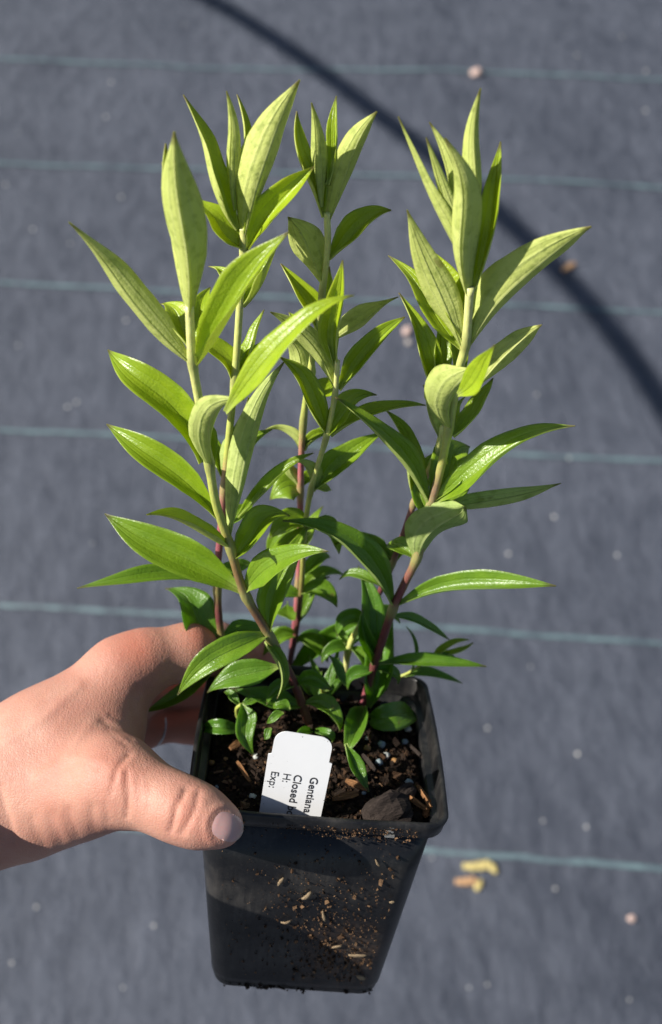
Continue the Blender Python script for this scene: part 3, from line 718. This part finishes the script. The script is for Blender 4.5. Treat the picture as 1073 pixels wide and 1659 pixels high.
# --- stem D (front right)
leaf('D', 760, 486, 729, 219, 64, 168, -1.0, (4, 6), 26, 0, -.3)
leaf('D', 757, 450, 697, 220, 36, 150, .2, (2, 14), 22)
leaf('D', 752, 420, 649, 187, 30, 130, .4, (2, 22), 30, -30)
leaf('D', 752, 400, 702, 196, 34, 150, 1.0, (4, 0), 20)
leaf('D', 766, 400, 772, 144, 42, 158, .5, (0, 0), 24)
leaf('D', 768, 472, 801, 228, 48, 34, .9, (12, 4), 30)
leaf('D', 750, 562, 662, 336, 48, 150, -.6, (-2, 4), 8, 0)
leaf('D', 752, 556, 700, 404, 56, 30, 1.0, (4, -4), 18)
leaf('D', 748, 566, 640, 402, 46, 34, 1.6, (-2, 4), 14)
leaf('D', 760, 558, 949, 351, 84, 152, -.8, (0, -10), 18, 0)
leaf('D', 729, 694, 764, 592, 78, 150, -2.4, (-14, -8), 26, 0, -.5)
leaf('D', 742, 640, 793, 566, 40, 30, -1.2, (10, 2), 10, dyb=-.03)
leaf('D', 720, 664, 660, 474, 48, 34, .4, (-4, 6), 34)
leaf('D', 722, 640, 716, 510, 42, 30, .8, (-8, 0), 26)
leaf('D', 734, 620, 728, 520, 36, 40, 1.4, (8, 0), 18)
leaf('D', 778, 620, 874, 521, 46, 158, .1, (2, -4), 14, dyb=.0)
leaf('D', 734, 706, 798, 612, 46, 55, .9, (8, 4), 16)
leaf('D', 696, 818, 562, 636, 48, 46, -.9, (2, -4), 34)
leaf('D', 704, 814, 930, 684, 62, 26, -1.8, (-8, -12), 16, 40)
leaf('D', 700, 812, 766, 714, 76, 20, 1.4, (-4, -8), 18)
leaf('D', 708, 826, 905, 778, 32, 148, .5, (0, 6), 10)
leaf('D', 690, 860, 760, 790, 46, 22, .8, (0, 0), 14)
leaf('D', 690, 850, 684, 770, 36, 25, 1.0, (-4, 0), 16)
leaf('D', 677, 908, 769, 812, 72, 150, -1.8, (-10, -10), 14, 20)
leaf('D', 672, 905, 622, 880, 34, 30, .8, (0, -6), 18)
leaf('D', 636, 980, 468, 829, 62, 38, -.8, (18, -14), 28)
leaf('D', 645, 980, 900, 945, 48, 26, -2.4, (0, -14), 26, 0)
leaf('D', 632, 998, 732, 1036, 20, 38, 1.2, (4, -6), 18)
leaf('D', 616, 1070, 588, 922, 46, 22, .9, (-4, 0), 18)
leaf('D', 606, 1082, 590, 990, 36, 22, -.2, (-6, 0), 30)
leaf('D', 598, 1146, 636, 985, 64, 10, 1.0, (2, 4), 30)
leaf('D', 613, 1076, 789, 1078, 28, 28, -.4, (0, -4), 22)
leaf('D', 590, 1146, 554, 1216, 62, 14, -1.8, (6, 2), 26, 0, -.3)
leaf('D', 596, 1162, 690, 1157, 46, 20, .2, (0, 0), 10)
leaf('D', 560, 1205, 599, 1279, 38, 20, -.8, (-2, 6), 20, dyb=-.012)
leaf('D', 560, 1110, 535, 1060, 28, 30, .6, (0, 0), 20, dyb=.012)
# --- stem E (behind on the right)
leaf('E', 714, 712, 700, 622, 34, 150, -.2, (-10, 0), 20)
leaf('E', 718, 715, 745, 640, 34, 40, .8, (6, 0), 20)
leaf('E', 672, 812, 628, 664, 48, 32, .5, (10, -4), 28)
leaf('E', 674, 812, 700, 730, 40, 30, .8, (4, 0), 20)
leaf('E', 637, 918, 700, 868, 30, 34, .5, (-4, -8), 20)
leaf('E', 632, 916, 540, 872, 36, 40, .5, (4, -14), 20)
leaf('E', 640, 910, 600, 878, 20, 50, 1.0, (0, -6), 18)
leaf('E', 620, 950, 545, 935, 22, 34, .6, (0, -10), 18)
leaf('E', 570, 1048, 606, 1018, 28, 30, .4, (0, -4), 18)
leaf('E', 566, 1050, 540, 1020, 24, 30, .4, (0, -4), 18)
# --- more of the overlapping pairs in the middle
leaf('B', 366, 784, 432, 690, 40, 36, .4, (4, -6), 22)
leaf('B', 357, 870, 410, 812, 38, 28, .8, (0, -6), 20)
leaf('B', 381, 612, 448, 560, 40, 30, .7, (4, -8), 24)
leaf('B', 390, 486, 350, 420, 36, 34, .8, (-4, 0), 22)
leaf('C', 487, 862, 430, 905, 34, 30, .2, (-4, -14), 22)
leaf('C', 486, 930, 440, 905, 30, 30, .6, (0, -8), 22)
leaf('C', 488, 935, 540, 900, 30, 30, .6, (0, -8), 22)
leaf('C', 487, 792, 540, 770, 28, 30, .7, (0, -8), 20)
leaf('C', 508, 572, 475, 500, 32, 30, .7, (-4, 0), 24)
leaf('G', 496, 856, 432, 872, 44, 26, -.6, (0, -16), 20)
leaf('G', 497, 858, 560, 900, 40, 30, .3, (6, -14), 22)
leaf('G', 488, 962, 550, 985, 36, 28, -.4, (4, -14), 22)
leaf('G', 486, 965, 428, 985, 34, 28, -.4, (-2, -12), 22)
leaf('G', 480, 1030, 425, 1062, 34, 26, -.6, (0, -10), 22)
leaf('G', 480, 1035, 535, 1075, 36, 26, -.4, (4, -10), 22)
leaf('E', 592, 1000, 545, 1032, 34, 26, -.3, (-2, -12), 22)
leaf('E', 594, 1000, 650, 1010, 30, 26, .4, (0, -10), 22)
leaf('E', 566, 1050, 520, 1075, 36, 24, -.6, (-2, -10), 22)
leaf('E', 568, 1050, 596, 1092, 34, 24, -.5, (6, -6), 22)
leaf('E', 656, 862, 708, 850, 30, 30, .6, (0, -10), 22)
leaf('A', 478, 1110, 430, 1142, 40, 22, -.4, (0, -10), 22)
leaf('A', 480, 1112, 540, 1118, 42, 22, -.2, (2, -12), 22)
leaf('D', 604, 1085, 560, 1118, 40, 22, -.4, (-2, -8), 24)
leaf('D', 604, 1086, 655, 1110, 34, 24, .3, (4, -8), 22)
# --- little side shoots and young leaves on the soil
leaf('H', 700, 1068, 760, 1034, 22, 25, 0, (-4, -4), 28, youth_sun=.6)
leaf('H', 702, 1066, 766, 1040, 20, 30, .4, (4, 4), 28, youth_sun=.6)
leaf('H', 690, 1070, 752, 1072, 20, 40, -.2, (0, -6), 20)
leaf('H', 655, 1096, 751, 1105, 18, 26, -.2, (0, -8), 16)
leaf('H', 668, 1085, 660, 1014, 10, 30, .3, (10, -4), 20)
leaf('H', 617, 1124, 662, 1147, 13, 24, -.3, (4, -6), 16)
leaf('H', 612, 1120, 632, 1082, 14, 24, .3, (4, 0), 16)
leaf('K', 392, 1141, 413, 1218, 50, 12, -1.2, (-4, 0), 16)
leaf('K', 386, 1178, 312, 1188, 36, 18, -.5, (4, -4), 16)
leaf('K', 388, 1142, 362, 1120, 24, 30, .5, (0, -3), 16)
leaf('K', 392, 1142, 436, 1135, 24, 24, .4, (0, -6), 16)
leaf('M', 516, 1132, 521, 1086, 32, 16, .4, (-3, 0), 16)
leaf('M', 522, 1132, 545, 1176, 30, 20, -.3, (4, 0), 16)
leaf('M', 528, 1122, 545, 1066, 28, 26, .6, (3, 0), 18)
leaf('M', 508, 1128, 482, 1092, 22, 26, .4, (-2, 0), 18)
leaf('M', 534, 1130, 556, 1092, 30, 26, .3, (2, 0), 18)
leaf('M', 526, 1128, 502, 1060, 20, 26, .9, (-2, 0), 18)
leaf('M', 532, 1120, 548, 1046, 18, 26, 1.1, (2, 0), 18)
leaf('M', 470, 1150, 438, 1142, 26, 22, .2, (0, -4), 16, dyb=.0)
leaf('M', 460, 1155, 430, 1172, 22, 22, -.2, (0, -2), 16, dyb=-.006)
leaf('M', 440, 1180, 428, 1198, 20, 18, -.2, (0, 0), 16, dyb=-.012)

# ------------------------------------------------------------------ the hand
def surface_nets(vol, org_, h):
    s = vol < 0; nx, ny, nz = vol.shape
    def cor(i, j, k): return vol[i:nx-1+i, j:ny-1+j, k:nz-1+k]
    cnt = sum((cor(i, j, k) < 0).astype(np.int8) for i in (0, 1) for j in (0, 1) for k in (0, 1))
    act = (cnt > 0) & (cnt < 8); ids = -np.ones(act.shape, int); idx = np.argwhere(act); ids[act] = np.arange(len(idx))
    P = np.zeros((len(idx), 3)); Wt = np.zeros(len(idx))
    cs = [(i, j, k) for i in (0, 1) for j in (0, 1) for k in (0, 1)]
    vals = {c: vol[idx[:, 0]+c[0], idx[:, 1]+c[1], idx[:, 2]+c[2]] for c in cs}
    for a in cs:
        for ax in range(3):
            if a[ax]: continue
            b = tuple(1 if q == ax else a[q] for q in range(3)); va, vb = vals[a], vals[b]; mk = (va < 0) != (vb < 0)
            t = np.where(mk, va/(va-vb+1e-20), 0); pos = np.array(a, float)[None]+np.eye(3)[ax][None]*t[:, None]
            P[mk] += pos[mk]; Wt[mk] += 1
    V = (idx+P/Wt[:, None])*h+org_; Fs = []
    for ax in range(3):
        sl0 = [slice(0, -1) if q == ax else slice(1, -1) for q in range(3)]; sl1 = [slice(1, None) if q == ax else slice(1, -1) for q in range(3)]
        a, b = s[tuple(sl0)], s[tuple(sl1)]; e = np.argwhere(a != b)
        off = np.array([0 if q == ax else 1 for q in range(3)]); e = e+off; inside = s[e[:, 0], e[:, 1], e[:, 2]]
        u, v = (ax+1) % 3, (ax+2) % 3; du, dv = np.eye(3, dtype=int)[u], np.eye(3, dtype=int)[v]
        q = [ids[tuple((e-du-dv).T)], ids[tuple((e-dv).T)], ids[tuple(e.T)], ids[tuple((e-du).T)]]
        Q = np.stack(q, 1); Q[~inside] = Q[~inside][:, ::-1]; Fs.append(Q)
    return V, np.concatenate(Fs)
def cone(P, a, b):
    (pa, ra), (pb, rb) = a, b; ab = pb-pa; t = np.clip(((P-pa) @ ab)/(ab @ ab), 0, 1)
    return np.linalg.norm(P-(pa+t[..., None]*ab), axis=-1)-(ra+t*(rb-ra))
def smin(a, b, k):
    h = np.maximum(k-np.abs(a-b), 0)/k; return np.minimum(a, b)-h*h*k*.25
def J(px, py, d, r): return np.array(cpt(px, py, d)), r*d/F
def chain(P, js, k):
    d = None
    for a, b in zip(js, js[1:]):
        c = cone(P, a, b); d = c if d is None else smin(d, c, k)
    return d
ELB = J(-480, 1615, .266, 190)
def hand_sdf(P):
    palm = chain(P, [ELB, J(-150, 1362, .366, 78), J(-10, 1264, .390, 64), J(60, 1208, .393, 63), J(194, 1090, .399, 50)], .02)
    for js, k in (([J(-150, 1378, .363, 80), J(-15, 1303, .390, 66)], .02),
                  ([J(0, 1258, .412, 66), J(200, 1112, .430, 50)], .014), ([J(0, 1275, .425, 62), J(196, 1150, .446, 46)], .014), ([J(0, 1290, .425, 60), J(176, 1200, .452, 44)], .014),
                  ([J(50, 1246, .388, 64), J(105, 1216, .387, 64), J(160, 1176, .393, 56)], .016), ([J(172, 1130, .408, 46), J(170, 1240, .380, 50)], .014),
                  ([J(-20, 1316, .388, 62), J(50, 1314, .382, 58), J(112, 1294, .374, 55), J(186, 1268, .364, 57)], .014)):
        palm = smin(palm, chain(P, js, .014), k)
    thumb = chain(P, [J(150, 1280, .370, 56), J(192, 1268, .3635, 57), J(240, 1288, .3570, 47), J(292, 1311, .3515, 45.5), J(330, 1326, .3490, 39), J(362, 1338, .3478, 31)], .008)
    body = smin(palm, thumb, .010)
    index = chain(P, [J(196, 1086, .400, 50), J(236, 1070, .403, 47), J(304, 1056, .410, 42), J(350, 1051, .432, 39), J(400, 1066, .470, 37), J(450, 1100, .486, 32)], .006)
    middle = chain(P, [J(192, 1115, .432, 44), J(300, 1104, .462, 36), J(380, 1128, .484, 34), J(440, 1160, .486, 30)], .006)
    ring = chain(P, [J(186, 1152, .446, 42), J(236, 1172, .452, 34), J(310, 1166, .468, 34), J(380, 1190, .480, 32), J(430, 1215, .480, 28)], .006)
    little = chain(P, [J(176, 1200, .452, 42), J(200, 1210, .462, 26), J(225, 1226, .474, 22), J(300, 1250, .484, 22)], .006)
    d = smin(body, index, .008)
    for q in (middle, ring): d = np.minimum(d, smin(palm, q, .008))
    return d
h = .0010
lo = np.array([-.152, -.175, -.505]); hi = np.array([-.008, -.030, -.300])
ax_ = [np.arange(lo[i], hi[i], h) for i in range(3)]
vol = np.empty([len(a) for a in ax_])
for i in range(0, len(ax_[0]), 24):
    G = np.stack(np.meshgrid(ax_[0][i:i+24], ax_[1], ax_[2], indexing='ij'), -1); vol[i:i+24] = hand_sdf(G)
vol[[0, -1]] = np.abs(vol[[0, -1]])+1e-5; vol[:, [0, -1]] = np.abs(vol[:, [0, -1]])+1e-5; vol[:, :, [0, -1]] = np.abs(vol[:, :, [0, -1]])+1e-5
V, Q = surface_nets(vol, lo, h)
def grad(P, e=5e-4):
    return np.stack([(hand_sdf(P+np.eye(3)[i]*e)-hand_sdf(P-np.eye(3)[i]*e)) for i in range(3)], -1)
Nv = grad(V); Nv /= np.linalg.norm(Nv, axis=1, keepdims=True)+1e-12
pxv = PW/2-F*V[:, 0]/V[:, 2]; pyv = PH/2+F*V[:, 1]/V[:, 2]
facing = np.clip(-(Nv*V).sum(1)/np.linalg.norm(V, axis=1), 0, 1)**.5
def dseg(poly):
    d = np.full(len(V), 1e9)
    for (x0, y0), (x1, y1) in zip(poly, poly[1:]):
        t = np.clip(((pxv-x0)*(x1-x0)+(pyv-y0)*(y1-y0))/((x1-x0)**2+(y1-y0)**2), 0, 1)
        d = np.minimum(d, np.hypot(pxv-x0-t*(x1-x0), pyv-y0-t*(y1-y0)))
    return d
disp = np.zeros(len(V)); near = V[:, 2] > -.425
creases = [([(303, 1278), (288, 1304), (277, 1346)], .0011, 4.5), ([(322, 1284), (316, 1312), (296, 1350)], .0009, 4.5), ([(296, 1276), (300, 1300)], .0003, 4),
           ([(312, 1280), (304, 1310), (288, 1350)], .0003, 4), ([(209, 1222), (192, 1243), (186, 1262)], .0009, 4), ([(205, 1250), (208, 1285), (206, 1322)], .0009, 4.5), ([(186, 1262), (180, 1285)], .0004, 4),
           ([(222, 1262), (226, 1300)], .0003, 4), ([(244, 1270), (240, 1320)], .0002, 4), ([(168, 1168), (190, 1182), (214, 1196)], .0006, 5), ([(172, 1180), (205, 1208)], .0004, 4), ([(180, 1160), (205, 1172)], .0004, 4),
           ([(152, 1342), (148, 1322), (149, 1308)], .0005, 7), ([(124, 1352), (115, 1330), (112, 1314)], .0005, 8), ([(98, 1362), (87, 1340), (83, 1322)], .0005, 8), ([(70, 1368), (58, 1346), (52, 1326)], .0005, 8), ([(176, 1330), (170, 1305)], .0004, 6),
           ([(-2, 1276), (8, 1310), (24, 1366)], .0011, 6), ([(-6, 1300), (4, 1340), (10, 1380)], .0005, 5),
           ([(224, 1116), (216, 1138), (222, 1160)], .0005, 6)]
for poly, dep, wd in creases: disp -= dep*np.exp(-(dseg(poly)/wd)**2)*facing*near
# soft swellings: knuckle, thumb joint, pads between the folds
for x, y, r_, a_ in ((300, 1312, 16, .0004), (190, 1248, 22, .0007), (120, 1180, 50, .0006), (60, 1200, 40, -.0006)):
    disp += a_*np.exp(-((pxv-x)**2+(pyv-y)**2)/r_**2)*facing*near
for poly, a_ in (([(10, 1200), (70, 1165), (130, 1110)], .0005), ([(60, 1260), (110, 1225), (150, 1170)], .0004), ([(110, 1225), (170, 1235)], .0003)):
    disp += a_*np.exp(-(dseg(poly)/7)**2)*facing*near                 # veins
disp += .0006*np.exp(-(dseg([(364, 1304), (348, 1310), (337, 1322), (333, 1338), (336, 1354), (346, 1366)])/5)**2)*facing*near   # fold of skin round the nail root
V2 = V+Nv*disp[:, None]
flush = np.zeros(len(V))
for x, y, r_, a_ in ((215, 1040, 45, .55), (325, 1030, 30, .75), (190, 1255, 38, .35), (296, 1316, 30, .38), (345, 1358, 30, .25), (180, 1120, 40, .2), (230, 1060, 25, .3)):
    flush += a_*np.exp(-((pxv-x)**2+(pyv-y)**2)/r_**2)
flush += .55*(V[:, 2] < -.44)
person = empty('person', CAM @ Matrix.Translation(cpt(-20, 1280, .39)))
tag(person, 'bare left hand with a dark ring gripping the black pot', 'person')
po = np.array(cpt(-20, 1280, .39))
hand = mesh_obj('hand', V2-po, Q.tolist(), SKIN, person)
fa = hand.data.attributes.new('flush', 'FLOAT', 'POINT'); fa.data.foreach_set('value', np.clip(flush, 0, 1))
sm = hand.modifiers.new('smooth', 'SMOOTH'); sm.factor = .5; sm.iterations = 2
# thumb nail: a curved plate laid on the thumb end
ca_, sa_ = math.cos(R(21)), math.sin(R(21)); NU, NV_ = 16, 14; top, uu = [], []
def hit(px, py):                         # the point of the thumb nearest this sight line
    d = np.array(cpt(px, py, 1.0)); ts = np.arange(.325, .356, .0004); sd_ = hand_sdf(d[None]*ts[:, None])
    inside = np.nonzero(sd_ < 0)[0]; t = ts[inside[0]] if len(inside) else ts[int(np.argmin(sd_))]; p = d*t
    for _ in range(4):
        g = grad(p[None])[0]; g /= np.linalg.norm(g)+1e-12; p = p-g*float(hand_sdf(p[None])[0])
    return p
for i in range(NU+1):
    for j in range(NV_+1):
        a = i/NU; b = -1+2*j/NV_
        # squarish oval: straighter at the root, rounded at the free end
        ln = -30+61*a; wd_ = 28*(1-max(0, (a-.55)/.45)**2.4*.50)*(1-max(0, (.30-a)/.30)**2*.30)
        ln -= 4.5*b*b*(1 if a > .5 else -.6)
        top.append(hit(368+ca_*ln-sa_*wd_*b, 1339.5+sa_*ln+ca_*wd_*b)); uu.append(a)
top = np.array(top); nr = grad(top); nr /= np.linalg.norm(nr, axis=1, keepdims=True)
bb = np.array([1-abs(-1+2*(q % (NV_+1))/NV_)**3 for q in range(len(top))]); aa = np.array(uu)
lift = -.00030+.00055*bb*np.clip(aa*5, 0, 1)
tp = top+nr*lift[:, None]; bt = top-nr*.0006; nn0 = len(tp)
fs_ = []
for i in range(NU):
    for j in range(NV_):
        a0 = i*(NV_+1)+j; q = (a0, a0+1, a0+NV_+2, a0+NV_+1); fs_.append(q); fs_.append(tuple(nn0+z for z in reversed(q)))
ring_ = [j for j in range(NV_+1)]+[i*(NV_+1)+NV_ for i in range(1, NU+1)]+[NU*(NV_+1)+j for j in range(NV_-1, -1, -1)]+[i*(NV_+1) for i in range(NU-1, 0, -1)]
for a0, b0_ in zip(ring_, ring_[1:]+ring_[:1]): fs_.append((b0_, a0, nn0+a0, nn0+b0_))
nail = mesh_obj('thumb_nail', np.concatenate([tp, bt])-po, fs_, NAIL, hand)
bm = bmesh.new(); bm.from_mesh(nail.data); bmesh.ops.recalc_face_normals(bm, faces=bm.faces); bm.to_mesh(nail.data); bm.free()
na = nail.data.attributes.new('nailu', 'FLOAT', 'POINT'); na.data.foreach_set('value', uu+uu)
# ring on the ring finger
rc = cpt(244, 1171, .4540); axd = (cpt(310, 1166, .468)-cpt(238, 1172, .452)).normalized()
r_in = 34*.4535/F+.0001; v_, f_ = [], []; A_ = axd.orthogonal().normalized(); B_ = axd.cross(A_); n = 48
sec = [(-.0021, .0002), (-.0019, .0010), (-.0008, .0015), (.0008, .0015), (.0019, .0010), (.0021, .0002), (0, -.0004)]
for i in range(n):
    a = 2*math.pi*i/n; rd = A_*math.cos(a)+B_*math.sin(a)
    for x, dr in sec: v_.append(axd*x+rd*(r_in+dr))
for i in range(n):
    for k in range(len(sec)):
        k2 = (k+1) % len(sec); i2 = (i+1) % n; f_.append((i*7+k, i*7+k2, i2*7+k2, i2*7+k))
tag(mesh_obj('finger_ring', v_, f_, METAL, None, CAM @ Matrix.Translation(rc)), 'dark grey metal band worn on the ring finger', 'ring')

# ------------------------------------------------------------------ grit and litter on the cloth
def on_ground(o, px, py, lift, rz=0):
    g = ground_at(px, py); z = gz(g.x, g.y); g = ground_at(px, py, z); o.location = (g.x, g.y, z+lift); o.rotation_euler = (0, 0, rz)
PINKS, GREYS, WHITES = simple('pink_stone', (.52, .38, .33), .8, .25, 120, .0005), simple('grey_stone', (.40, .36, .33), .8, .3, 120, .0005), simple('white_grit', (.62, .61, .58), .45, .15, 120, .0003)
for i, (px, py, s, mt, lab) in enumerate(((772, 121, .0118, PINKS, 'pale pink pebble on the teal line beyond the plant tops'), (660, 538, .0092, PINKS, 'small pink pebble on the cloth right beside the middle leaves'),
                                        (662, 556, .006, GREYS, 'tiny grey chip touching the small pink pebble'), (1023, 1489, .0052, PINKS, 'tiny peach pebble on the cloth by itself near the yellow scraps'))):
    o = lump('pebble', (s, s*.8, s*.62), mt, i+20, .3, 1.2, 3); on_ground(o, px, py, s*.4, i); tag(o, lab, 'pebble')
grit = [(181, 134), (172, 190), (197, 320), (54, 372), (125, 652), (110, 660), (898, 838), (824, 898), (922, 743), (936, 1222), (10, 300), (1047, 116), (1046, 180), (205, 520), (30, 215), (1008, 60), (150, 880), (935, 90),
        (115, 395), (60, 1470), (250, 1500), (200, 1600), (20, 1560), (760, 1600), (1020, 1620), (880, 1330), (700, 1390), (950, 1340), (30, 560), (300, 40), (870, 640), (1000, 900), (790, 1180), (860, 1080), (900, 1440), (790, 1595)]
for i, (px, py) in enumerate(grit):
    s = .0026 if i < 14 else random.uniform(.0012, .0021)
    o = lump('grit_grain', (s, s*.9, s*.7), WHITES, i+40, .25, 1.4, 2); on_ground(o, px, py, s*.5, i)
    tag(o, 'tiny white grit grain scattered on the woven ground cloth', 'grit', 'white grit grains on the cloth')
YELM, TANM = simple('yellow_scrap', (.50, .41, .16), .7, .4, 70, .001), simple('tan_scrap', (.42, .25, .13), .7, .3, 70, .001)
def scrap(name, pts3, r, mat, px, py, lab, cat):
    v_, f_ = tube(catmull([Vector(p) for p in pts3], 8), lambda t: r*(.35+.65*math.sin(math.pi*(.12+.76*t)))*(1+.18*math.sin(t*31)), 10)
    o = mesh_obj(name, [Vector((p.x, p.y, p.z*.5)) for p in v_], f_, mat); on_ground(o, px, py, r*.45); o.scale = (.86, .86, .86); tag(o, lab, cat); return o
scrap('plant_scrap', [(-.022, .003, 0), (-.008, .001, .002), (.006, .002, .001), (.017, .002, .003), (.025, -.009, .0)], .0068, YELM, 775, 1406, 'long curled yellow plant scrap lying on the cloth', 'plant scrap')
scrap('plant_scrap', [(-.020, 0, 0), (-.006, -.001, .002), (.006, .000, .002), (.012, -.004, .001)], .0062, TANM, 760, 1428, 'short tan plant scrap beside the long yellow one', 'plant scrap')
scrap('plant_scrap', [(.002, -.008, 0), (.007, .0, .002), (.011, .006, 0)], .0050, YELM, 768, 1434, 'stubby yellow piece leaning on the tan plant scrap', 'plant scrap')
scrap('dry_leaf_bit', [(-.014, -.010, 0), (0, -.001, .002), (.014, .008, .001)], .0065, TANM, 921, 434, 'brown dry leaf bit lying in the curved shadow', 'leaf bit')
